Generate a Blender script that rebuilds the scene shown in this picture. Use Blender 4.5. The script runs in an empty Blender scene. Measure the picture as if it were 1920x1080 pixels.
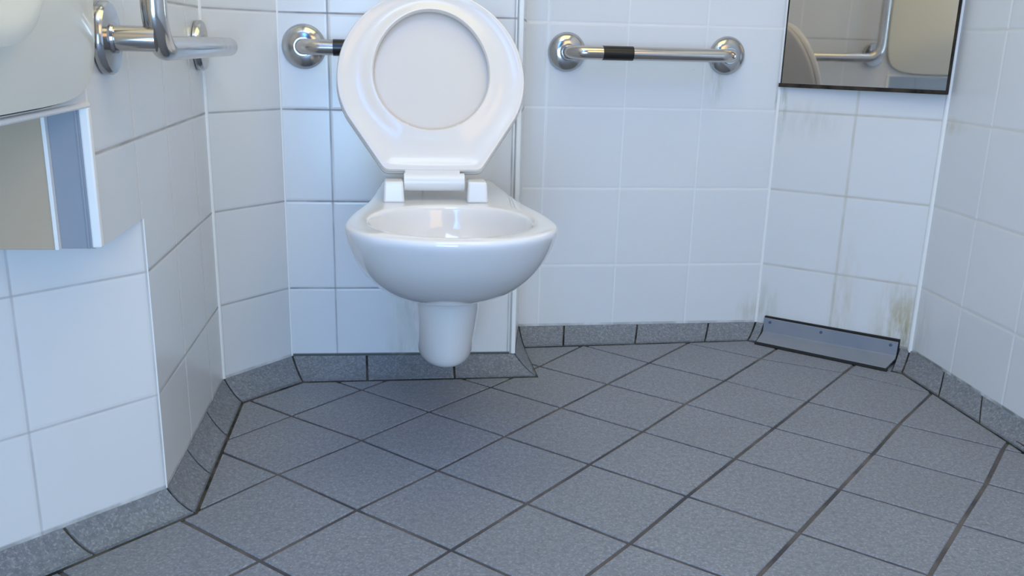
import bpy, bmesh, math, random
from math import sin, cos, pi, radians, sqrt, atan2
from mathutils import Vector, Matrix
random.seed(4)
S = 0.2            # every length below is in tile modules of 200 mm
sc = bpy.context.scene
COL = sc.collection

# ------------------------------------------------------------------ camera
PITCH, ROLL, FPX, HCAM, CYPX = 0.2865, 0.0252, 1750.75, 3.7249, 600.2
f_ = Vector((0, cos(PITCH), -sin(PITCH))); u_ = Vector((0, sin(PITCH), cos(PITCH))); x_ = Vector((1, 0, 0))
x2 = x_ * cos(ROLL) + u_ * sin(ROLL); u2 = -x_ * sin(ROLL) + u_ * cos(ROLL)
cd = bpy.data.cameras.new('camera'); cam = bpy.data.objects.new('camera', cd); COL.objects.link(cam)
M = Matrix((x2, u2, -f_)).transposed().to_4x4(); M.translation = Vector((0, 0, HCAM * S)); cam.matrix_world = M
cd.sensor_width = 36; cd.lens = FPX / 1920 * 36; cd.shift_y = (CYPX - 540) / 1920; cd.clip_start = 0.02
sc.camera = cam
# ------------------------------------------------------------------ light and exposure
w = bpy.data.worlds.new('world'); sc.world = w; w.use_nodes = True
w.node_tree.nodes['Background'].inputs[0].default_value = (0.55, 0.70, 1.0, 1); w.node_tree.nodes['Background'].inputs[1].default_value = 0.05
sc.view_settings.view_transform = 'Standard'; sc.view_settings.look = 'None'
sc.view_settings.exposure = 0.07; sc.view_settings.gamma = 1.0; sc.view_settings.use_curve_mapping = False

def area(name, loc, target, sx, sy, power, col):
    l = bpy.data.lights.new(name, 'AREA'); l.shape = 'RECTANGLE'; l.size = sx * S; l.size_y = sy * S
    l.energy = power; l.color = col
    o = bpy.data.objects.new(name, l); COL.objects.link(o); o.location = Vector(loc) * S
    o.rotation_euler = (Vector(target) - Vector(loc)).to_track_quat('-Z', 'Y').to_euler()
    return o
def areac(name, loc, target, sx, sy, rgb):
    k = max(rgb); return area(name, loc, target, sx, sy, k, tuple(c / k for c in rgb))
areac('doorway_daylight', (-0.2, -4.4, 3.0), (0.2, 10, 2.3), 4.0, 5.2, (13.2, 21.0, 31.0))
areac('ceiling_lamp', (1.2, 6.2, 11.7), (1.2, 6.2, 0), 6.0, 6.0, (9.3, 8.1, 3.2))
areac('skylight_daylight', (-0.3, 2.5, 11.7), (0.8, 11, 3.0), 3.0, 1.6, (2.6, 3.6, 5.4))
areac('left_blue_fill', (-1.8, -1, 8.8), (2, 11, 3), 1.8, 4.2, (0.8, 3.6, 13.0))  # added blue fill from the left to balance the tones, no actual window
areac('right_warm_fill', (5.2, -1, 8.5), (-1, 9, 3), 5.0, 5.0, (8.6, 5.0, 1.8))  # added warm fill from the right to balance the tones, no actual lamp
# ------------------------------------------------------------------ materials
def mat(name, col, rough=0.5, metal=0.0, spec=0.5, coat=0.0):
    m = bpy.data.materials.new(name); m.use_nodes = True
    b = m.node_tree.nodes['Principled BSDF']
    b.inputs['Base Color'].default_value = (*col, 1); b.inputs['Roughness'].default_value = rough
    b.inputs['Metallic'].default_value = metal; b.inputs['Specular IOR Level'].default_value = spec
    b.inputs['Coat Weight'].default_value = coat
    return m
class NT:
    def __init__(s, m): s.t = m.node_tree; s.b = s.t.nodes['Principled BSDF']
    def n(s, typ, **kw):
        o = s.t.nodes.new(typ)
        for k, v in kw.items(): setattr(o, k, v)
        return o
    def l(s, a, b): s.t.links.new(a, b)
    def m(s, op, a, b=None, c=None, clamp=False):
        o = s.n('ShaderNodeMath', operation=op); o.use_clamp = clamp
        for i, v in enumerate((a, b, c)):
            if v is None: continue
            if isinstance(v, (int, float)): o.inputs[i].default_value = v
            else: s.l(v, o.inputs[i])
        return o.outputs[0]
    def mix(s, f, a, b):
        o = s.n('ShaderNodeMix', data_type='RGBA')
        for i, v in ((0, f), (6, a), (7, b)):
            if isinstance(v, (int, float)): o.inputs[i].default_value = v
            elif isinstance(v, tuple): o.inputs[i].default_value = (*v, 1)
            else: s.l(v, o.inputs[i])
        return o.outputs[2]
    def noise(s, vec, scale, detail=3, rough=0.5, out=0):
        o = s.n('ShaderNodeTexNoise'); o.inputs['Scale'].default_value = scale
        o.inputs['Detail'].default_value = detail; o.inputs['Roughness'].default_value = rough
        if vec is not None: s.l(vec, o.inputs['Vector'])
        return o.outputs[out]
    def rng(s, v, a, b, c=0.0, d=1.0):
        o = s.n('ShaderNodeMapRange'); s.l(v, o.inputs[0])
        for i, k in enumerate((a, b, c, d)): o.inputs[i + 1].default_value = k
        return o.outputs[0]

def wall_tile(name, gh, gv, wh=0.012, wv=0.010, base=(0.79, 0.80, 0.81), stain=None, mould=0.6, uo=0.0):
    """glazed 200 mm wall tiles; UV is in tile modules; gh / gv colours of level and upright joints"""
    m = mat(name, base, 0.22, spec=0.5); T = NT(m)
    uv = T.n('ShaderNodeUVMap').outputs[0]; sp = T.n('ShaderNodeSeparateXYZ'); T.l(uv, sp.inputs[0])
    U, Vv = sp.outputs[0], sp.outputs[1]
    wob = T.m('MULTIPLY', T.m('SUBTRACT', T.noise(uv, 1.7, 2), 0.5), 0.007)
    def dist(x):
        fr = T.m('FRACT', T.m('ADD', T.m('ADD', x, wob), 0.5)); return T.m('ABSOLUTE', T.m('SUBTRACT', fr, 0.5))
    dU, dV = dist(U), dist(Vv)
    mu = T.rng(dU, wv * 0.6, wv * 1.4, 1, 0); mv = T.rng(dV, wh * 0.6, wh * 1.4, 1, 0)
    var = T.n('ShaderNodeTexWhiteNoise', noise_dimensions='2D')
    fl = T.n('ShaderNodeVectorMath', operation='FLOOR'); T.l(uv, fl.inputs[0]); T.l(fl.outputs[0], var.inputs[0])
    tint = T.mix(T.m('MULTIPLY', var.outputs[0], 0.35), base, tuple(c * 0.93 for c in base))
    soft = T.rng(T.noise(uv, 0.9, 3), 0.35, 0.75)
    tint = T.mix(T.m('MULTIPLY', soft, 0.10), tint, (0.60, 0.63, 0.62))
    spk = T.rng(T.noise(uv, 11.0, 1), 0.82, 0.86); tint = T.mix(T.m('MULTIPLY', spk, 0.5), tint, (0.42, 0.41, 0.38))
    gn = T.rng(T.noise(uv, 2.3, 4), 0.35, 0.7)
    c = T.mix(T.m('MULTIPLY', mu, T.m('ADD', 0.45, T.m('MULTIPLY', gn, 0.5))), tint, gv)
    c = T.mix(T.m('MULTIPLY', mv, T.m('ADD', 0.55, T.m('MULTIPLY', gn, 0.45))), c, gh)
    # pale lip of each tile's pressed edge
    # grime where the tiles meet the skirting
    if mould:
        g = T.m('MULTIPLY', T.rng(Vv, 0.206, 0.222, 1, 0), T.rng(T.noise(uv, 3, 4), 0.34 if mould < 0.85 else 0.12, 0.55 if mould < 0.85 else 0.40))
        c = T.mix(T.m('MULTIPLY', g, mould), c, (0.035, 0.045, 0.04))
    if stain:
        for (u0, v0, ru, rv, st, sc_) in stain:
            u0 = u0 - uo
            du = T.m('DIVIDE', T.m('SUBTRACT', U, u0), ru); dv = T.m('DIVIDE', T.m('SUBTRACT', Vv, v0), rv)
            r = T.m('SQRT', T.m('ADD', T.m('MULTIPLY', du, du), T.m('MULTIPLY', dv, dv)))
            mp = T.n('ShaderNodeMapping'); mp.inputs['Scale'].default_value = (7, 1.4, 1); T.l(uv, mp.inputs[0])
            k = T.m('MULTIPLY', T.rng(r, 0.1, 1.0, 1, 0), T.rng(T.noise(mp.outputs[0], 1.6, 5, 0.6), 0.38, 0.62))
            c = T.mix(T.m('MULTIPLY', k, st), c, sc_)
    T.l(c, T.b.inputs['Base Color'])
    gm = T.m('MAXIMUM', mu, mv)
    T.l(T.rng(gm, 0, 1, 0.20, 0.6), T.b.inputs['Roughness'])
    hgt = T.m('ADD', T.m('MULTIPLY', T.m('MINIMUM', T.rng(dU, 0.004, 0.03), T.rng(dV, 0.004, 0.03)), 1.0), T.m('MULTIPLY', T.noise(uv, 1.4, 2), 0.5))
    bp = T.n('ShaderNodeBump'); bp.inputs['Strength'].default_value = 0.25; bp.inputs['Distance'].default_value = 0.002
    T.l(hgt, bp.inputs['Height']); T.l(bp.outputs[0], T.b.inputs['Normal'])
    return m

def stone(name, base, dark, light, rough=0.55):
    m = mat(name, base, rough, spec=0.35); T = NT(m)
    g = T.n('ShaderNodeNewGeometry').outputs['Position']
    a = T.rng(T.noise(g, 95, 4, 0.75), 0.38, 0.62); b = T.rng(T.noise(g, 210, 2, 0.7), 0.52, 0.66)
    c = T.mix(a, dark, base); c = T.mix(T.m('MULTIPLY', b, 0.75), c, light)
    big = T.rng(T.noise(g, 5, 4), 0.35, 0.68); c = T.mix(T.m('MULTIPLY', big, 0.20), c, tuple(x * 0.6 for x in base))
    T.l(c, T.b.inputs['Base Color'])
    bp = T.n('ShaderNodeBump'); bp.inputs['Strength'].default_value = 0.25; bp.inputs['Distance'].default_value = 0.0006
    T.l(a, bp.inputs['Height']); T.l(bp.outputs[0], T.b.inputs['Normal'])
    return m

def grout_mat(name, a, b, scale=9):
    m = mat(name, a, 0.85, spec=0.2); T = NT(m); g = T.n('ShaderNodeNewGeometry').outputs['Position']
    T.l(T.mix(T.rng(T.noise(g, scale, 4, 0.6), 0.38, 0.62), a, b), T.b.inputs['Base Color']); return m

DK = (0.26, 0.26, 0.28); LT = (0.92, 0.93, 0.92); MID = (0.55, 0.55, 0.52)
m_tile_panel = wall_tile('tile_panel', DK, (0.36, 0.37, 0.40), 0.010, 0.010, mould=0.9, uo=0.52,
                         stain=[(1.25, 0.75, 0.28, 0.5, 0.16, (0.42, 0.40, 0.35)), (1.3, 0.25, 0.25, 0.25, 0.28, (0.36, 0.33, 0.26))])
m_tile_left = wall_tile('tile_left', (0.40, 0.39, 0.37), (0.87, 0.87, 0.85), 0.011, 0.014, mould=0.35)
m_tile_front = wall_tile('tile_left_front', (0.50, 0.50, 0.50), (0.50, 0.50, 0.51), 0.009, 0.010, mould=0.5)
m_tile_corner = wall_tile('tile_corner', (0.38, 0.38, 0.39), (0.85, 0.85, 0.85), 0.010, 0.008, mould=0.35)
m_tile_back = wall_tile('tile_back', (0.88, 0.88, 0.86), (0.86, 0.88, 0.88), 0.011, 0.008, mould=0.35, uo=0.263,
                        stain=[(2.42, 3.33, 0.16, 0.35, 0.5, (0.45, 0.45, 0.36)), (3.2, 0.35, 0.25, 0.3, 0.5, (0.45, 0.45, 0.30)),
                               (3.27, 3.15, 0.05, 0.25, 1.0, (0.10, 0.14, 0.09))])
m_tile_diag = wall_tile('tile_diagonal', (0.58, 0.56, 0.50), (0.60, 0.58, 0.52), 0.014, 0.018, mould=0.8, uo=0.98,
                        stain=[(1.85, 0.45, 0.42, 0.75, 1.0, (0.50, 0.45, 0.30)), (1.1, 0.6, 0.22, 1.0, 0.45, (0.55, 0.52, 0.38)),
                               (1.93, 0.25, 0.16, 0.3, 1.0, (0.30, 0.27, 0.16)), (0.45, 2.9, 0.5, 0.3, 0.3, (0.5, 0.5, 0.42)),
                               (0.06, 3.05, 0.07, 0.5, 0.7, (0.2, 0.24, 0.14)), (0.1, 0.4, 0.25, 0.4, 0.5, (0.4, 0.42, 0.28))])
m_tile_right = wall_tile('tile_right', (0.74, 0.73, 0.68), (0.90, 0.91, 0.91), 0.014, 0.014, mould=0.7, uo=0.93,
                         stain=[(0.1, 0.5, 0.4, 0.5, 0.4, (0.52, 0.50, 0.42)), (0.15, 2.95, 0.35, 0.12, 0.5, (0.6, 0.52, 0.36))])
m_tile_rear = wall_tile('tile_rear', MID, MID)
m_floor = stone('floor_stone', (0.265, 0.280, 0.315), (0.190, 0.205, 0.235), (0.39, 0.41, 0.445))
m_cove = stone('skirting_stone', (0.225, 0.243, 0.275), (0.155, 0.170, 0.195), (0.36, 0.38, 0.41))
m_fgrout = grout_mat('floor_grout', (0.075, 0.075, 0.082), (0.160, 0.140, 0.130))
m_grime = grout_mat('grimy_joint', (0.018, 0.022, 0.020), (0.10, 0.09, 0.07), 14)
m_white = mat('white_plastic', (0.84, 0.84, 0.84), 0.30, coat=0.1)
m_seal = mat('white_sealant', (0.90, 0.91, 0.90), 0.4)
m_ceil = mat('ceiling_paint', (0.70, 0.69, 0.66), 0.8)
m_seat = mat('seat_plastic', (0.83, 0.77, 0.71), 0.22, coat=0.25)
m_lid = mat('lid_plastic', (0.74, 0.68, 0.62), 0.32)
m_cer = mat('white_ceramic', (0.85, 0.84, 0.84), 0.10, coat=0.6)
m_cream = mat('cream_plastic', (0.92, 0.89, 0.76), 0.32, coat=0.2)
m_cream2 = mat('cream_panel', (0.93, 0.91, 0.78), 0.38)
m_board = grout_mat('beige_board', (0.54, 0.43, 0.31), (0.48, 0.38, 0.27), 3)
m_board.node_tree.nodes['Principled BSDF'].inputs['Roughness'].default_value = 0.5
m_strip = mat('pale_strip', (0.29, 0.32, 0.37), 0.4)
m_dark = mat('dark_gap', (0.012, 0.012, 0.012), 0.8)
m_tape = mat('black_tape', (0.012, 0.011, 0.010), 0.28)
m_blue = grout_mat('galvanised_grey', (0.235, 0.265, 0.32), (0.27, 0.29, 0.33), 8)
m_blue.node_tree.nodes['Principled BSDF'].inputs['Roughness'].default_value = 0.38
def metal(name, col, r, bump=0.0, sc_=30):
    m = mat(name, col, r, 1.0); T = NT(m); g = T.n('ShaderNodeNewGeometry').outputs['Position']
    T.l(T.rng(T.noise(g, sc_, 3), 0.3, 0.7, r * 0.75, r * 1.3), T.b.inputs['Roughness'])
    if bump:
        bp = T.n('ShaderNodeBump'); bp.inputs['Strength'].default_value = bump; bp.inputs['Distance'].default_value = 0.004
        T.l(T.noise(g, 6, 2), bp.inputs['Height']); T.l(bp.outputs[0], T.b.inputs['Normal'])
    return m
m_steel = metal('polished_steel', (0.56, 0.53, 0.50), 0.16)
m_flange = metal('satin_steel_flange', (0.50, 0.50, 0.50), 0.16)
m_mirror = metal('polished_sheet_steel', (0.60, 0.57, 0.53), 0.028, 0.02)

# ------------------------------------------------------------------ helpers
def link(name, bm, m, parent=None, smooth=True, bevel=0.0, subsurf=0, kind=None, loc=None):
    me = bpy.data.meshes.new(name)
    bmesh.ops.recalc_face_normals(bm, faces=bm.faces)
    for v in bm.verts: v.co *= S
    if loc is not None:
        for v in bm.verts: v.co -= Vector(loc) * S
    bm.to_mesh(me); bm.free()
    for mm in (m if isinstance(m, (list, tuple)) else [m]): me.materials.append(mm)
    o = bpy.data.objects.new(name, me); COL.objects.link(o)
    if loc is not None: o.location = Vector(loc) * S
    if smooth:
        for p in me.polygons: p.use_smooth = True
    if bevel:
        b = o.modifiers.new('bevel', 'BEVEL'); b.width = bevel * S; b.segments = 3; b.limit_method = 'ANGLE'; b.angle_limit = radians(35)
        b.harden_normals = False
    if subsurf:
        s_ = o.modifiers.new('sub', 'SUBSURF'); s_.levels = subsurf; s_.render_levels = subsurf
    if smooth and not subsurf:
        try: me.set_sharp_from_angle(angle=radians(40))
        except Exception: pass
    if parent is not None: o.parent = parent; o.matrix_parent_inverse = Matrix.Translation(-Vector(parent.location))
    if kind: o['kind'] = kind
    return o
def thing(name, label, cat, loc=(0, 0, 0), group=None):
    o = bpy.data.objects.new(name, None); COL.objects.link(o); o.empty_display_size = 0.05
    o.location = Vector(loc) * S; o['label'] = label; o['category'] = cat
    if group: o['group'] = group
    return o
class Fr:                                   # a wall frame: u along the wall, d out of it, z up
    def __init__(s, a, b):
        s.o = Vector((a[0], a[1], 0)); t = Vector((b[0] - a[0], b[1] - a[1], 0)); s.len = t.length; s.t = t.normalized()
        s.n = Vector((s.t.y, -s.t.x, 0))
    def p(s, u, d, z): return s.o + s.t * u + s.n * d + Vector((0, 0, z))
def prism(bm, pts, z0, z1):                 # vertical prism over plan points
    lo = [bm.verts.new((p[0], p[1], z0)) for p in pts]; hi = [bm.verts.new((p[0], p[1], z1)) for p in pts]
    n = len(pts); fs = [bm.faces.new(lo), bm.faces.new(hi)]
    for i in range(n): fs.append(bm.faces.new((lo[i], lo[(i + 1) % n], hi[(i + 1) % n], hi[i])))
    return fs
def box(bm, F, u0, u1, d0, d1, z0, z1, taper=0):
    q = [F.p(u, d, z) for z in (z0, z1) for (u, d) in ((u0, d0), (u1, d0), (u1, d1), (u0, d1))]
    if taper:
        c = sum(q[4:], Vector()) / 4
        for i in range(4, 8):
            k = q[i] - c; q[i] = c + k * (1 - taper)
    v = [bm.verts.new(x) for x in q]
    for f in ((0, 1, 2, 3), (4, 5, 6, 7), (0, 1, 5, 4), (1, 2, 6, 5), (2, 3, 7, 6), (3, 0, 4, 7)): bm.faces.new([v[i] for i in f])
    return v
def sweep(bm, pts, r, seg=20, cap=True):
    rings = []; prev = None
    for i, p in enumerate(pts):
        t = (pts[min(i + 1, len(pts) - 1)] - pts[max(i - 1, 0)]).normalized()
        if prev is None:
            a = t.cross(Vector((0, 0, 1)));
            if a.length < 0.1: a = t.cross(Vector((1, 0, 0)))
            a.normalize()
        else: a = (prev - t * prev.dot(t)).normalized()
        prev = a; b = t.cross(a)
        rings.append([bm.verts.new(p + (a * cos(2 * pi * k / seg) + b * sin(2 * pi * k / seg)) * r) for k in range(seg)])
    for A, B in zip(rings, rings[1:]):
        for k in range(seg): bm.faces.new((A[k], A[(k + 1) % seg], B[(k + 1) % seg], B[k]))
    if cap: bm.faces.new(rings[0]); bm.faces.new(rings[-1])
def fillet(pts, r, n=10):
    out = [pts[0]]
    for a, b, c in zip(pts, pts[1:], pts[2:]):
        d1 = (a - b).normalized(); d2 = (c - b).normalized(); rr = min(r, (a - b).length * 0.98, (c - b).length * 0.98)
        p1 = b + d1 * rr; p2 = b + d2 * rr
        for i in range(n + 1):
            t = i / n; k = 0.5523
            c1 = p1 - d1 * rr * k; c2 = p2 - d2 * rr * k
            out.append(p1 * (1 - t) ** 3 + c1 * 3 * t * (1 - t) ** 2 + c2 * 3 * t * t * (1 - t) + p2 * t ** 3)
    out.append(pts[-1]); return out
def lathe(bm, c, ax, prof, seg=48):         # prof: (radius, height along ax)
    a = ax.cross(Vector((0, 0, 1))).normalized(); b = ax.cross(a); rings = []
    for r, h in prof:
        rings.append([bm.verts.new(c + ax * h + (a * cos(2 * pi * k / seg) + b * sin(2 * pi * k / seg)) * max(r, 1e-4)) for k in range(seg)])
    for A, B in zip(rings, rings[1:]):
        for k in range(seg): bm.faces.new((A[k], A[(k + 1) % seg], B[(k + 1) % seg], B[k]))
    bm.faces.new(rings[0]); bm.faces.new(rings[-1])
def uvproj(bm, F, u0=0.0):                  # UV in tile modules along the wall and up
    L = bm.loops.layers.uv.verify()
    for f in bm.faces:
        f.normal_update()
        for l in f.loops:
            r = l.vert.co - F.o
            if abs(f.normal.dot(F.t)) > 0.8: l[L].uv = (0.5 + r.dot(F.n) * 0.3, r.z)
            elif abs(f.normal.z) > 0.8: l[L].uv = (0.5, 0.5)
            else: l[L].uv = (r.dot(F.t) - u0, r.z)

# ------------------------------------------------------------------ plan of the room
H = 12.0
W1 = (-2.785, 6.912); W2 = (-3.105, 9.490); W3 = (-2.552, 10.312); W4 = (0.040, 10.596)
W5 = (0.086, 11.748); W6 = (3.324, 12.232); W7 = (4.993, 11.137); W8 = (5.216, 8.827)
fDL = Fr(W1, W2); fLP = Fr(W2, W3); fP = Fr(W3, W4); fB = Fr(W5, W6); fRD = Fr(W6, W7)
fR = Fr(W7, (W7[0] + 16.2 * 0.0966, W7[1] - 16.2)); fFL = Fr((-2.785 - 2.5 * 0.6173, 6.912 - 2.5 * 0.7867), W1)
# floor: 200 mm slabs laid on the diagonal, their joints slightly uneven
ANG = -0.6369; ei = Vector((cos(ANG), sin(ANG))); ej = Vector((-sin(ANG), cos(ANG))); FO = Vector((-0.8511, 9.1557))
JIT = {(0, 1): (.04, 0), (0, 2): (.045, -.05), (1, 2): (0, -.04), (2, 2): (-.015, -.02), (3, 2): (0, -.028), (4, 2): (0, -.022), (5, 2): (.01, -.022),
       (1, 3): (0, -.05), (2, 3): (0, -.04), (3, 3): (0, -.06), (4, 3): (-.012, -.07), (5, 3): (-.02, -.05), (2, 4): (0, .03), (3, 4): (0, .20), (4, 4): (.02, .15),
       (5, 4): (.02, .12), (0, -1): (-.01, .03), (3, -1): (.02, -.025), (0, -2): (-.04, .03), (1, -2): (-.02, .012), (2, -2): (0, .015)}
def node(i, j):
    a, b = JIT.get((i, j), (0, 0)); p = FO + ei * (i + a) + ej * (j + b); return Vector((p.x, p.y, 0))
bm = bmesh.new()
for i in range(-14, 16):
    for j in range(-18, 9):
        c = [node(i, j), node(i + 1, j), node(i + 1, j + 1), node(i, j + 1)]
        m_ = sum(c, Vector()) / 4
        if not (-7.5 < m_.x < 8 and -6 < m_.y < 13.2): continue
        g = 0.0115 + random.random() * 0.003
        def inset(k):
            q = Vector((0, 0, 0)); kk = (m_ - k).normalized(); return k + kk * g * 1.9
        dz = random.uniform(-0.0015, 0.0015)
        a = [inset(k) for k in c]; b = [k + (m_ - k).normalized() * 0.008 for k in a]
        lo = [bm.verts.new((k.x, k.y, -0.02)) for k in a]; mi = [bm.verts.new((k.x, k.y, -0.006 + dz)) for k in a]
        hi = [bm.verts.new((k.x, k.y, dz)) for k in b]
        bm.faces.new(hi)
        for k in range(4):
            bm.faces.new((lo[k], lo[(k + 1) % 4], mi[(k + 1) % 4], mi[k])); bm.faces.new((mi[k], mi[(k + 1) % 4], hi[(k + 1) % 4], hi[k]))
fs = prism(bm, [(-8, -6), (9, -6), (9, 14), (-8, 14)], -0.5, -0.012)
for f in fs: f.material_index = 1
link('floor', bm, [m_floor, m_fgrout], smooth=False, kind='structure')
bm = bmesh.new(); prism(bm, [(-8, -6), (9, -6), (9, 14), (-8, 14)], H, H + 0.5); link('ceiling', bm, m_ceil, smooth=False, kind='structure')

def wall(name, F, u0, u1, z0, z1, m, uo=0.0, th=0.4):
    bm = bmesh.new(); box(bm, F, u0, u1, -th, 0, z0, z1); uvproj(bm, F, uo); return link(name, bm, m, smooth=False, kind='structure')
wall('wall_left_front', fFL, 0, fFL.len, 0, 2.41, m_tile_front, fFL.len - 1.316 + 0.302)
# left wall: full height beyond the boxed corner, stepping out over it higher up
bm = bmesh.new()
box(bm, fDL, 0, fDL.len, -0.3, 0, 0, 2.41)
a = fDL.p(-1.04, 0, 0); lw = fDL.p(-1.04, 0, 0) - Vector((1.02, 0.118, 0))
prism(bm, [fDL.p(-1.04, 0, 0), fDL.p(0, 0, 0), fDL.p(0, -0.3, 0), lw], 2.41, 3.295)
prism(bm, [fDL.p(0, 0, 0), fDL.p(fDL.len, 0, 0), fDL.p(fDL.len, -0.4, 0), fDL.p(0, -0.4, 0)], 2.41, 3.295)
prism(bm, [fDL.p(-12, 0, 0), fDL.p(fDL.len, 0, 0), Vector((-6.5, 9.5, 0)), Vector((-6.5, -5, 0))], 3.295, H)
uvproj(bm, fDL, -0.03); link('wall_left', bm, m_tile_left, smooth=False, kind='structure')
wall('wall_left_corner', fLP, 0, fLP.len, 0, H, m_tile_corner, 0.0)
bm = bmesh.new(); prism(bm, [W3, W4, W5, (0.05, 12.4), (-3.0, 12.0), (-3.2, 10.6)], 0, H); uvproj(bm, fP, 0.52)
link('wall_back_left', bm, m_tile_panel, smooth=False, kind='structure')
bm = bmesh.new(); box(bm, fB, -0.1, fB.len, -0.4, 0, 0, H); uvproj(bm, fB, 0.263); link('wall_back', bm, m_tile_back, smooth=False, kind='structure')
wall('wall_back_right', fRD, 0, fRD.len, 0, H, m_tile_diag, 0.98)
wall('wall_right', fR, 0, fR.len, 0, H, m_tile_right, 0.93)
# rear of the room (behind the camera): wall with an open doorway
bm = bmesh.new()
fRE = Fr((7.5, -5), (-8, -5))
box(bm, fRE, 0, 5.2, -0.5, 0, 0, H); box(bm, fRE, 9.8, 15.5, -0.5, 0, 0, H); box(bm, fRE, 5.2, 9.8, -0.5, 0, 10.4, H); uvproj(bm, fRE)
link('wall_rear', bm, m_tile_rear, smooth=False, kind='structure')
fLL = Fr((-3.1, -5.0), (-2.785 - 2.5 * 0.6173, 6.912 - 2.5 * 0.7867)); wall('wall_left_lower', fLL, 0, fLL.len, 0, 3.295, m_tile_rear)

# ------------------------------------------------------------------ coved skirting tiles
def skirt(name, A, B, a, b, joints, zt=0.185, kind='structure', t_range=(0, 1)):
    """A,B: foot of wall tiles; a,b: edge of the skirting on the floor"""
    A, B, a, b = (Vector((*k, 0)) for k in (A, B, a, b))
    bm = bmesh.new(); prof = [(0, zt - 0.004), (0.03, zt + 0.0), (0.16, zt * 0.80), (0.42, zt * 0.47), (0.72, zt * 0.20), (0.93, zt * 0.075), (1.0, 0.022), (1.0, -0.004)]
    def P(t, s, z):
        t = t if isinstance(t, tuple) else (t, t)
        top = A.lerp(B, t[0]); bot = a.lerp(b, t[1]); q = top.lerp(bot, s); q.z = z; return q
    js = [(j, j) if not isinstance(j, tuple) else j for j in [t_range[0]] + list(joints) + [t_range[1]]]; L = (B - A).length; g = 0.013 / L
    for k in range(len(js) - 1):
        t0 = Vector(js[k]) + Vector((g, g)); t1 = Vector(js[k + 1]) - Vector((g, g)); N = 3
        cols = [[bm.verts.new(P(tuple(t0 + (t1 - t0) * i / N), s, z)) for s, z in prof] for i in range(N + 1)]
        for c0, c1 in zip(cols, cols[1:]):
            for i in range(len(prof) - 1): bm.faces.new((c0[i], c0[i + 1], c1[i + 1], c1[i]))
        for c in (cols[0], cols[-1]):
            q = P(tuple(t0 if c is cols[0] else t1), 0, -0.004); bm.faces.new(c + [bm.verts.new(q)])
    n0 = len(bm.faces)
    pr2 = [(-0.02, zt - 0.001), (0.03, zt - 0.012), (0.16, zt * 0.80 - 0.02), (0.42, zt * 0.47 - 0.02), (0.72, zt * 0.20 - 0.012), (0.93, 0.004), (1.06, 0.004), (1.11, 0.002), (1.12, -0.01)]
    c0 = [bm.verts.new(P(t_range[0], s, z)) for s, z in pr2]; c1 = [bm.verts.new(P(t_range[1], s, z)) for s, z in pr2]
    gf = []
    for i in range(len(pr2) - 1): gf.append(bm.faces.new((c0[i], c0[i + 1], c1[i + 1], c1[i])))
    for c, t in ((c0, t_range[0]), (c1, t_range[1])):
        gf.append(bm.faces.new(c + [bm.verts.new(P(t, -0.02, -0.01))]))
    for f in gf: f.material_index = 1
    return link(name, bm, [m_cove, m_grime], smooth=False, kind=kind)
F1 = (-2.545, 6.84); F2 = (-2.858, 9.275); F3 = (-2.361, 9.952); F4 = (0.298, 10.327); F5 = (0.16, 11.42); F6 = (3.17, 11.96); F7 = (4.775, 10.78)
ext = lambda p, q, k: (p[0] + (q[0] - p[0]) * k, p[1] + (q[1] - p[1]) * k)
W0 = (fFL.p(0, 0, 0).x, fFL.p(0, 0, 0).y); F0 = (F1[0] - 2.5 * 0.608, F1[1] - 2.5 * 0.794)
def f(v, L, n): return [x for x in [v + k / L for k in range(-8, 9)] if 0.02 < x < 0.98]
skirt('baseboard_left_front', W0, W1, F0, F1, [(2.5 - 1.0 * k - 0.86) / 2.5 for k in range(1, -1, -1)])
skirt('baseboard_left', W1, W2, F1, F2, [0.29, 0.635])
skirt('baseboard_left_corner', W2, W3, F2, F3, [])
skirt('baseboard_back_left', W3, W4, F3, F4, [(0.33, 0.272), (0.72, 0.645)])
skirt('baseboard_panel_return', W4, W5, F4, F5, [])
skirt('baseboard_back', W5, W6, F5, F6, [(0.187, 0.17), (0.492, 0.485), (0.795, 0.80)])
skirt('baseboard_back_right', W6, W7, F6, F7, [], t_range=(0, 0.062))
skirt('baseboard_corner', W6, W7, F6, F7, [], t_range=(0.935, 1))
e1 = fR.p(fR.len, 0, 0); d78 = Vector((5.045 - 4.775, 8.693 - 10.78, 0)).normalized()
skirt('baseboard_right', W7, (e1.x, e1.y), F7, (F7[0] + d78.x * fR.len, F7[1] + d78.y * fR.len), [x / fR.len for x in [0.80, 1.58] + [2.5 + k for k in range(14)]])

# ------------------------------------------------------------------ corner sealant, tile trims
def bead(name, p, r, z0, z1, m=m_seal, seg=12):
    bm = bmesh.new(); p = Vector((p[0], p[1], 0)); sweep(bm, [p + Vector((0, 0, z0)), p + Vector((0, 0, z1))], r, seg)
    return link(name, bm, m, kind='structure')
def inward(P_, n1, n2, k): q = Vector((P_[0], P_[1], 0)) + (n1 + n2) * k; return q
bead('trim_1', inward(W2, fDL.n, fLP.n, 0.0), 0.026, 0.19, H)
bead('trim_2', inward(W3, fLP.n, fP.n, -0.004), 0.016, 0.19, H)
bead('trim_3', inward(W6, fB.n, fRD.n, -0.005), 0.024, 0.19, H)
bead('trim_4', inward(W7, fRD.n, fR.n, 0.0), 0.034, 0.16, H)
bm = bmesh.new(); box(bm, fP, fP.len - 0.048, fP.len + 0.006, -0.06, 0.018, 0.19, H); link('trim_5', bm, m_seal, bevel=0.01, kind='structure')
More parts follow.
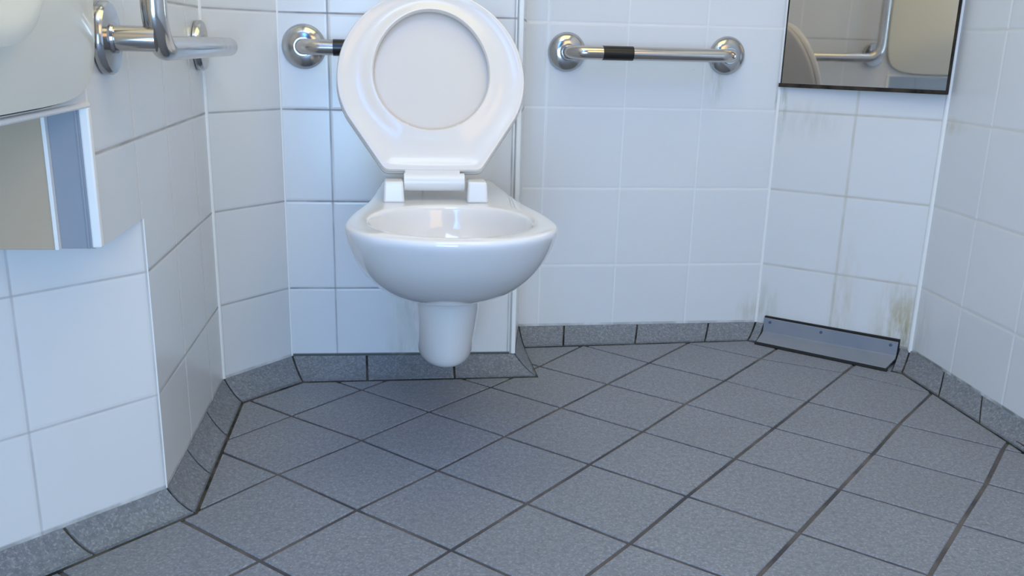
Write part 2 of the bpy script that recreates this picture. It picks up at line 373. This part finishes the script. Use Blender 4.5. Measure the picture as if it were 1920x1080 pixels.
bm = bmesh.new(); box(bm, fP, fP.len - 0.064, fP.len - 0.050, -0.06, 0.004, 0.19, H); link('trim_6', bm, grout_mat('trim_gap', (0.36, 0.36, 0.35), (0.55, 0.55, 0.52)), smooth=False, kind='structure')
bead('trim_7', (W1[0], W1[1]), 0.006, 0.19, 2.405)
# white edge trims of the boxed corner at the left
bm = bmesh.new(); box(bm, fDL, -1.04 - 0.02, -1.04 + 0.04, -0.048, 0.012, 2.41, 3.295); link('trim_8', bm, m_seal, bevel=0.012, kind='structure')
bm = bmesh.new(); box(bm, fDL, -10.5, -1.04 + 0.04, -0.10, 0.012, 3.288, 3.326); link('trim_9', bm, m_seal, bevel=0.012, kind='structure')

# ------------------------------------------------------------------ boxed panel under the wall unit
fBX = Fr((lw.x, lw.y), (fDL.p(-1.04, 0, 0).x, fDL.p(-1.04, 0, 0).y)); LB = fBX.len
t = thing('boxing_panel', 'beige board boxing in the wall beneath the cream wall unit', 'panel', fBX.p(LB / 2, 0, 2.41))
bm = bmesh.new(); box(bm, fBX, 0.0, LB - 0.25, 0.002, 0.05, 2.405, 3.29); link('board', bm, m_board, t, bevel=0.006)
bm = bmesh.new(); box(bm, fBX, LB - 0.262, LB - 0.238, 0.004, 0.06, 2.405, 3.285); o = link('edge_strip', bm, m_seal, t, bevel=0.004)
bm = bmesh.new(); box(bm, fBX, LB - 0.238, LB - 0.03, 0.002, 0.012, 2.405, 3.29); box(bm, fBX, LB - 0.075, LB - 0.06, 0.002, 0.02, 2.405, 3.29)
o = link('side_strip', bm, m_strip, t, bevel=0.003); o['label'] = 'pale blue painted strip beside the beige board'

# ------------------------------------------------------------------ cream wall unit (upper left)
def shell(bm, F, uc, zc, hu, hz, d0, depth, ramp, n, back=True, rs=22, seg=96, flat=None):
    def P(r, k, d):
        a = 2 * pi * k / seg; c, s = cos(a), sin(a)
        x = (abs(c) ** (2 / n)) * (1 if c >= 0 else -1); y = (abs(s) ** (2 / n)) * (1 if s >= 0 else -1)
        return F.p(uc + x * r * hu, d, zc + y * r * hz)
    rings = []
    if back: rings.append([bm.verts.new(P(1, k, d0 - 0.03)) for k in range(seg)])
    for i in range(rs + 1):
        r = 1 - i / rs * 0.98; dd = d0 + depth * sin(min(1, (1 - r) / ramp) * pi / 2)
        rings.append([bm.verts.new(P(r, k, dd)) for k in range(seg)])
    for A, B in zip(rings, rings[1:]):
        for k in range(seg): bm.faces.new((A[k], A[(k + 1) % seg], B[(k + 1) % seg], B[k]))
    bm.faces.new(rings[0]); bm.faces.new(rings[-1])
t = thing('wall_unit', 'large rounded cream plastic unit fixed to the left wall above the beige board', 'wall unit', fDL.p(-2.9, 0, 3.4))
bm = bmesh.new(); shell(bm, fDL, -3.02, 4.95, 2.11, 1.60, 0.06, 0.27, 0.62, 8); link('shell', bm, m_cream, t)
bm = bmesh.new(); shell(bm, fDL, -3.6, 5.02, 1.22, 1.36, 0.315, 0.035, 0.06, 5, rs=30); o = link('front_panel', bm, m_cream2, t); o['label'] = 'paler raised front panel'
bm = bmesh.new(); shell(bm, fDL, -3.02, 4.95, 2.08, 1.61, 0.035, 0.0, 1, 8, rs=4); o = link('gap_shade', bm, m_dark, t)  # near-black sheet standing in for the shade in the gap behind the shell

# ------------------------------------------------------------------ grab rails
FLP = [(0.0, 0.0), (0.225, 0.0), (0.232, 0.02), (0.222, 0.05), (0.185, 0.085), (0.125, 0.105), (0.10, 0.108), (0.095, 0.13)]
FLD = [(0.0, 0.0), (0.215, 0.0), (0.232, 0.012), (0.232, 0.055), (0.218, 0.075), (0.10, 0.082), (0.095, 0.10)]
def rail(F, label, pts, flanges, tapes, r=0.079, prof=FLP, group='steel grab rails', extra=None, bend=0.20):
    t = thing('grab_rail', label, 'grab rail', F.p(*flanges[0][:1], 0, flanges[0][1]), group)
    bm = bmesh.new(); sweep(bm, fillet([F.p(*p) for p in pts], bend), r, 24); link('bar', bm, m_steel, t)
    if extra:
        for e in extra:
            bm = bmesh.new(); sweep(bm, [F.p(*p) for p in e], r * 0.98, 24); link('stub', bm, m_steel, t)
    for u, z in flanges:
        bm = bmesh.new(); lathe(bm, F.p(u, 0, z), F.n, prof); link('flange', bm, m_flange, t)
    for (u0, u1, d, z) in tapes:
        bm = bmesh.new(); sweep(bm, [F.p(u0, d, z), F.p((u0 + u1) / 2, d, z), F.p(u1, d, z)], r + 0.005, 24); o = link('tape_band', bm, m_tape, t); o['label'] = 'black tape wound round the bar'
    return t
rail(fB, 'straight steel grab rail on the back wall between toilet and mirror', [(0.50, 0, 3.66), (0.50, 0.33, 3.66), (2.53, 0.33, 3.66), (2.53, 0, 3.66)], [(0.50, 3.66), (2.53, 3.66)], [(0.87, 1.24, 0.33, 3.66)], group=None)
rail(fP, 'short visible steel grab rail end behind the raised toilet seat', [(0.267, 0, 3.655), (0.267, 0.33, 3.655), (2.29, 0.33, 3.655), (2.29, 0, 3.655)], [(0.267, 3.655), (2.29, 3.655)], [(0.60, 0.95, 0.33, 3.655)], group=None)
rail(fDL, 'L-shaped steel grab rail with upright bar on the left wall', [(-0.59, 0, 6.6), (-0.59, 0.34, 6.6), (-0.59, 0.34, 3.645), (2.37, 0.34, 3.645), (2.37, 0, 3.645)],
     [(-0.62, 3.705), (2.37, 3.648), (-0.59, 6.6)], [], r=0.083, prof=FLD, group=None, extra=[[(-0.62, 0.05, 3.705), (-0.60, 0.34, 3.705)]], bend=0.26)

# ------------------------------------------------------------------ mirror
t = thing('mirror', 'polished steel mirror sheet at upper right with dark grimy lower edge', 'mirror', fRD.p(1.0, 0, 3.33))
bm = bmesh.new(); v = box(bm, fRD, 0.035, 1.975, 0.02, 0.05, 3.345, 7.4)
for k in v:
    r = k.co - fRD.o
    if r.dot(fRD.t) > 1: k.co += fRD.n * 0.105
link('steel_sheet', bm, m_mirror, t, smooth=False)
bm = bmesh.new(); v = box(bm, fRD, 0.0, 1.985, 0.0, 0.055, 3.298, 3.345)
for k in v[:]:
    if (k.co - fRD.o).dot(fRD.t) > 1 and (k.co - fRD.o).dot(fRD.n) > 0.03: k.co += fRD.n * 0.105
box(bm, fRD, 1.972, 1.99, 0.0, 0.15, 3.298, 7.4); box(bm, fRD, 0.012, 0.03, 0.0, 0.03, 3.345, 7.4)
o = link('sealant_edge', bm, grout_mat('black_mould', (0.010, 0.012, 0.010), (0.06, 0.045, 0.035), 20), t, smooth=False); o['label'] = 'blackened sealant edge'

# ------------------------------------------------------------------ angled metal plate on the skirting
t = thing('kick_plate', 'angled grey metal plate screwed over the skirting below the mirror', 'metal plate', fRD.p(1.0, 0.2, 0))
def plate_pts(u, prof): return [fRD.p(u, d, z) for d, z in prof]
bm = bmesh.new()
pa = [(0.075, 0.285), (0.085, 0.10), (0.12, 0.075), (0.40, 0.045), (0.40, 0.025), (0.10, 0.05), (0.06, 0.09), (0.05, 0.285)]
pb = [(0.075, 0.275), (0.085, 0.10), (0.12, 0.075), (0.47, 0.045), (0.47, 0.025), (0.10, 0.05), (0.06, 0.09), (0.05, 0.275)]
N = 6; cols = []
for i in range(N + 1):
    tt = i / N; cols.append([bm.verts.new(fRD.p(0.135 + (1.855 - 0.135) * tt + (0.03 * (a[0] > 0.3) * (1 - 2 * tt)), a[0] * (1 - tt) + b[0] * tt, a[1] * (1 - tt) + b[1] * tt)) for a, b in zip(pa, pb)])
for c0, c1 in zip(cols, cols[1:]):
    for k in range(8): bm.faces.new((c0[k], c0[(k + 1) % 8], c1[(k + 1) % 8], c1[k]))
bm.faces.new(cols[0]); bm.faces.new(cols[-1])
link('plate', bm, m_blue, t, bevel=0.006)
bm = bmesh.new(); box(bm, fRD, 0.13, 1.865, 0.0, 0.045, 0.05, 0.30)
sweep(bm, [fRD.p(0.15, 0.395, 0.008), fRD.p(1.845, 0.465, 0.008)], 0.030, 10)
o = link('black_edge_line', bm, m_dark, t, smooth=False); o['label'] = 'black line along the plate edge'  # black line beneath the lip and black backing behind the plate
for u, z, d in ((0.22, 0.235, 0.075), (0.90, 0.225, 0.075), (1.77, 0.225, 0.075)):
    bm = bmesh.new(); lathe(bm, fRD.p(u, d + 0.002, z), fRD.n, [(0.0, 0.0), (0.020, 0.0), (0.018, 0.006), (0.008, 0.008)], 16); link('screw', bm, mat('screw_blue', (0.08, 0.11, 0.20), 0.5), t)

# ------------------------------------------------------------------ toilet
UC = 1.685
fT = Fr((fP.p(UC, 0, 0).x, fP.p(UC, 0, 0).y), (fP.p(UC + 1, -0.02, 0).x, fP.p(UC + 1, -0.02, 0).y))
toilet = thing('toilet', 'white wall-hung toilet with its seat and lid raised', 'toilet', fT.p(0, 0, 0.6))
def outline(w0, wh, w, dw, df, NF=28, NS=7, dh=1.65):
    pts = []
    for i in range(NS):                                  # right side from the wall forward
        t_ = i / NS; d = dw * t_; dh_ = min(dh, dw * 0.7)
        if d < dh_: s = d / dh_; x = w0 + (wh - w0) * (s * s * (3 - 2 * s))
        else:
            s = (d - dh_) / (dw - dh_); x = wh + (w - wh) * sin(s * pi / 2)
        pts.append((x, d))
    for i in range(NF + 1):
        a = pi * i / NF; pts.append((w * cos(a), dw + (df - dw) * (sin(a) ** 0.92 if a not in (0,) else 0)))
    for i in range(NS - 1, -1, -1): x, d = pts[i]; pts.append((-x, d))
    for i in range(1, 5): pts.append((-w0 + 2 * w0 * i / 5, 0))
    return pts
def inner(base, hw, d0, d1, z):
    c = (d0 + d1) / 2; h = (d1 - d0) / 2; out = []
    for (x, d) in base:
        a = atan2((d - 2.2) / 1.2, x / 0.8); out.append((hw * cos(a), c + h * sin(a)))
    return out
secs = [(0.53, 0.12, 0.13, 0.15, 0.9, 1.25), (0.535, 0.22, 0.20, 0.21, 0.95, 1.46), (0.575, 0.30, 0.28, 0.275, 1.0, 1.58), (0.70, 0.35, 0.31, 0.30, 1.02, 1.64), (0.85, 0.38, 0.33, 0.315, 1.05, 1.68), (1.20, 0.42, 0.37, 0.358, 1.15, 1.76),
        (1.34, 0.42, 0.38, 0.37, 1.2, 1.84), (1.405, 0.42, 0.38, 0.42, 1.4, 2.05), (1.445, 0.42, 0.42, 0.51, 1.65, 2.36), (1.52, 0.43, 0.44, 0.595, 1.9, 2.62), (1.62, 0.44, 0.48, 0.675, 2.1, 2.83), (1.74, 0.45, 0.52, 0.745, 2.3, 3.02), (1.87, 0.47, 0.57, 0.81, 2.42, 3.20),
        (2.00, 0.50, 0.61, 0.860, 2.52, 3.34), (2.14, 0.56, 0.67, 0.893, 2.62, 3.46), (2.22, 0.60, 0.71, 0.905, 2.66, 3.52), (2.262, 0.60, 0.71, 0.895, 2.66, 3.51), (2.275, 0.58, 0.69, 0.865, 2.66, 3.48)]
bm = bmesh.new(); rings = []
for (z, w0, wh, ww, dw, df) in secs:
    sx = 0.03 * max(0.0, min(1.0, (1.5 - z) / 0.3)); rings.append([bm.verts.new(fT.p(x + sx * min(1, d), d + 0.012, z)) for x, d in outline(w0, wh, ww, dw, df)])
base = outline(0.58, 0.69, 0.865, 2.66, 3.48)
for (z, hw, d0, d1) in [(2.277, 0.75, 1.76, 3.37), (2.262, 0.715, 1.80, 3.33), (2.20, 0.70, 1.83, 3.31), (2.08, 0.69, 1.86, 3.29), (1.95, 0.62, 1.95, 3.15), (1.80, 0.45, 2.05, 2.85), (1.74, 0.25, 2.1, 2.6), (1.72, 0.08, 2.2, 2.4)]:
    rings.append([bm.verts.new(fT.p(x, d, z)) for x, d in inner(base, hw, d0, d1, z)])
for A, B in zip(rings, rings[1:]):
    n = len(A)
    for k in range(n): bm.faces.new((A[k], A[(k + 1) % n], B[(k + 1) % n], B[k]))
bm.faces.new(rings[0]); bm.faces.new(rings[-1])
o = link('bowl', bm, m_cer, toilet, subsurf=2)
# hinge blocks and hinge bar
fH = Fr((fT.p(-0.091, 0, 0).x, fT.p(-0.091, 0, 0).y), (fT.p(0.909, 0, 0).x, fT.p(0.909, 0, 0).y))
for s in (-1, 1):
    bm = bmesh.new(); c = s * 0.395; box(bm, fH, c - 0.10, c + 0.10, 1.42, 1.72, 2.272, 2.47, 0.13); link('hinge_block', bm, m_white, toilet, bevel=0.02)
HZ, HD, LEAN = 2.445, 1.52, radians(20)
up = Vector((0, 0, 1)) * cos(LEAN) - fH.n * sin(LEAN); TW = 0.0
ux = fH.t * cos(TW) + up * sin(TW); upv = up * cos(TW) - fH.t * sin(TW); nf = ux.cross(upv) * -1
if nf.dot(fH.n) < 0: nf = -nf
hp = fH.p(-0.022, HD, HZ)
bm = bmesh.new(); sweep(bm, [hp + ux * -0.275, hp + ux * 0.30], 0.086, 20); link('hinge_bar', bm, m_white, toilet)
def seat_outline(scale=1.0, N=96, tc=0.985, ht=0.885, hw=0.900):
    raw = []
    a0 = radians(-27)
    for i in range(N + 1):
        a = a0 + (pi - 2 * a0) * i / N; raw.append((hw * cos(a), tc + ht * sin(a) * (1.0 if sin(a) > 0 else 0.93)))
    def arc(c, r, a1, a2, n=8): return [(c[0] + r * cos(a1 + (a2 - a1) * i / n), c[1] + r * sin(a1 + (a2 - a1) * i / n)) for i in range(n + 1)]
    L = arc((-0.415, 0.185), 0.085, radians(215), radians(270)); R_ = arc((0.415, 0.185), 0.085, radians(-90), radians(-35))
    mid = [(x, 0.10) for x in (-0.30, -0.2, -0.1, 0, 0.1, 0.2, 0.30)]
    p = raw + L + mid + R_
    c = (0, tc)
    return [((x - c[0]) * scale + c[0], (y - c[1]) * scale + c[1]) for x, y in p]
def S3(x, t_, h): return hp + ux * x + upv * t_ + nf * h
def resample(pts, N):
    P_ = [Vector(p) for p in pts] + [Vector(pts[0])]; L = [0]
    for a, b in zip(P_, P_[1:]): L.append(L[-1] + (b - a).length)
    out = []; k = 0
    for i in range(N):
        t_ = L[-1] * i / N
        while L[k + 1] < t_: k += 1
        q = P_[k].lerp(P_[k + 1], (t_ - L[k]) / max(1e-9, L[k + 1] - L[k])); out.append((q.x, q.y))
    return out
OUT = resample(seat_outline(), 200)
hole_c = (0.0, 1.085); HW, HH = 0.553, 0.585
def hole(p, k=1.0, g=0.0):
    a = atan2(p[1] - hole_c[1], p[0] - hole_c[0]); c, s = cos(a), sin(a)
    egg = 1 - 0.06 * s
    return (hole_c[0] + (HW + g) * c * egg * k, hole_c[1] + (HH + g) * s * k)
bm = bmesh.new(); rr = []
def ringv(fn, h): rr.append([bm.verts.new(S3(*fn(p), h)) for p in OUT])
lerp = lambda p, q, t_: (p[0] + (q[0] - p[0]) * t_, p[1] + (q[1] - p[1]) * t_)
h0 = -0.02
for t_, h in ((0.0, h0 + 0.01), (-0.012, h0 + 0.035), (-0.008, h0 + 0.06), (0.02, h0 + 0.078), (0.07, h0 + 0.082), (0.16, h0 + 0.072), (0.35, h0 + 0.058), (0.55, h0 + 0.054), (0.76, h0 + 0.062), (0.90, h0 + 0.078), (0.965, h0 + 0.078), (1.0, h0 + 0.058), (1.0, h0 + 0.01), (0.96, h0 - 0.01), (0.5, h0 - 0.01), (0.04, h0 - 0.01)):
    rr.append([bm.verts.new(S3(*lerp(p, hole(p), t_), h)) for p in OUT])
rr.append(rr[0])
for A, B in zip(rr, rr[1:]):
    n = len(A)
    for k in range(n): bm.faces.new((A[k], A[(k + 1) % n], B[(k + 1) % n], B[k]))
box_v = []
link('seat', bm, m_seat, toilet)
bm = bmesh.new()
q = [(-0.275, 0.01), (0.265, 0.01), (0.255, 0.14), (-0.265, 0.14)]
lo = [bm.verts.new(S3(x, y, -0.03)) for x, y in q]; hi = [bm.verts.new(S3(x, y, 0.052)) for x, y in q]
bm.faces.new(lo); bm.faces.new(hi)
for k in range(4): bm.faces.new((lo[k], lo[(k + 1) % 4], hi[(k + 1) % 4], hi[k]))
link('hinge_tongue', bm, m_seat, toilet, bevel=0.012)
# lid behind the seat ring
bm = bmesh.new(); rr = []; cc = (0, 1.0)
for k_, h in ((1.0, -0.10), (1.012, -0.075), (1.006, -0.052), (0.97, -0.046), (0.80, -0.052), (0.5, -0.056), (0.2, -0.058), (0.0005, -0.058)):
    rr.append([bm.verts.new(S3(*lerp(cc, p, k_), h)) for p in OUT])
for k_, h in ((0.0005, -0.16), (0.6, -0.155), (0.93, -0.13), (1.0, -0.10)):
    if k_ == 1.0: rr.append(rr[0])
    else: rr.append([bm.verts.new(S3(*lerp(cc, p, k_), h)) for p in OUT])
for A, B in zip(rr, rr[1:]):
    n = len(A)
    for k in range(n): bm.faces.new((A[k], A[(k + 1) % n], B[(k + 1) % n], B[k]))
link('lid', bm, m_lid, toilet)
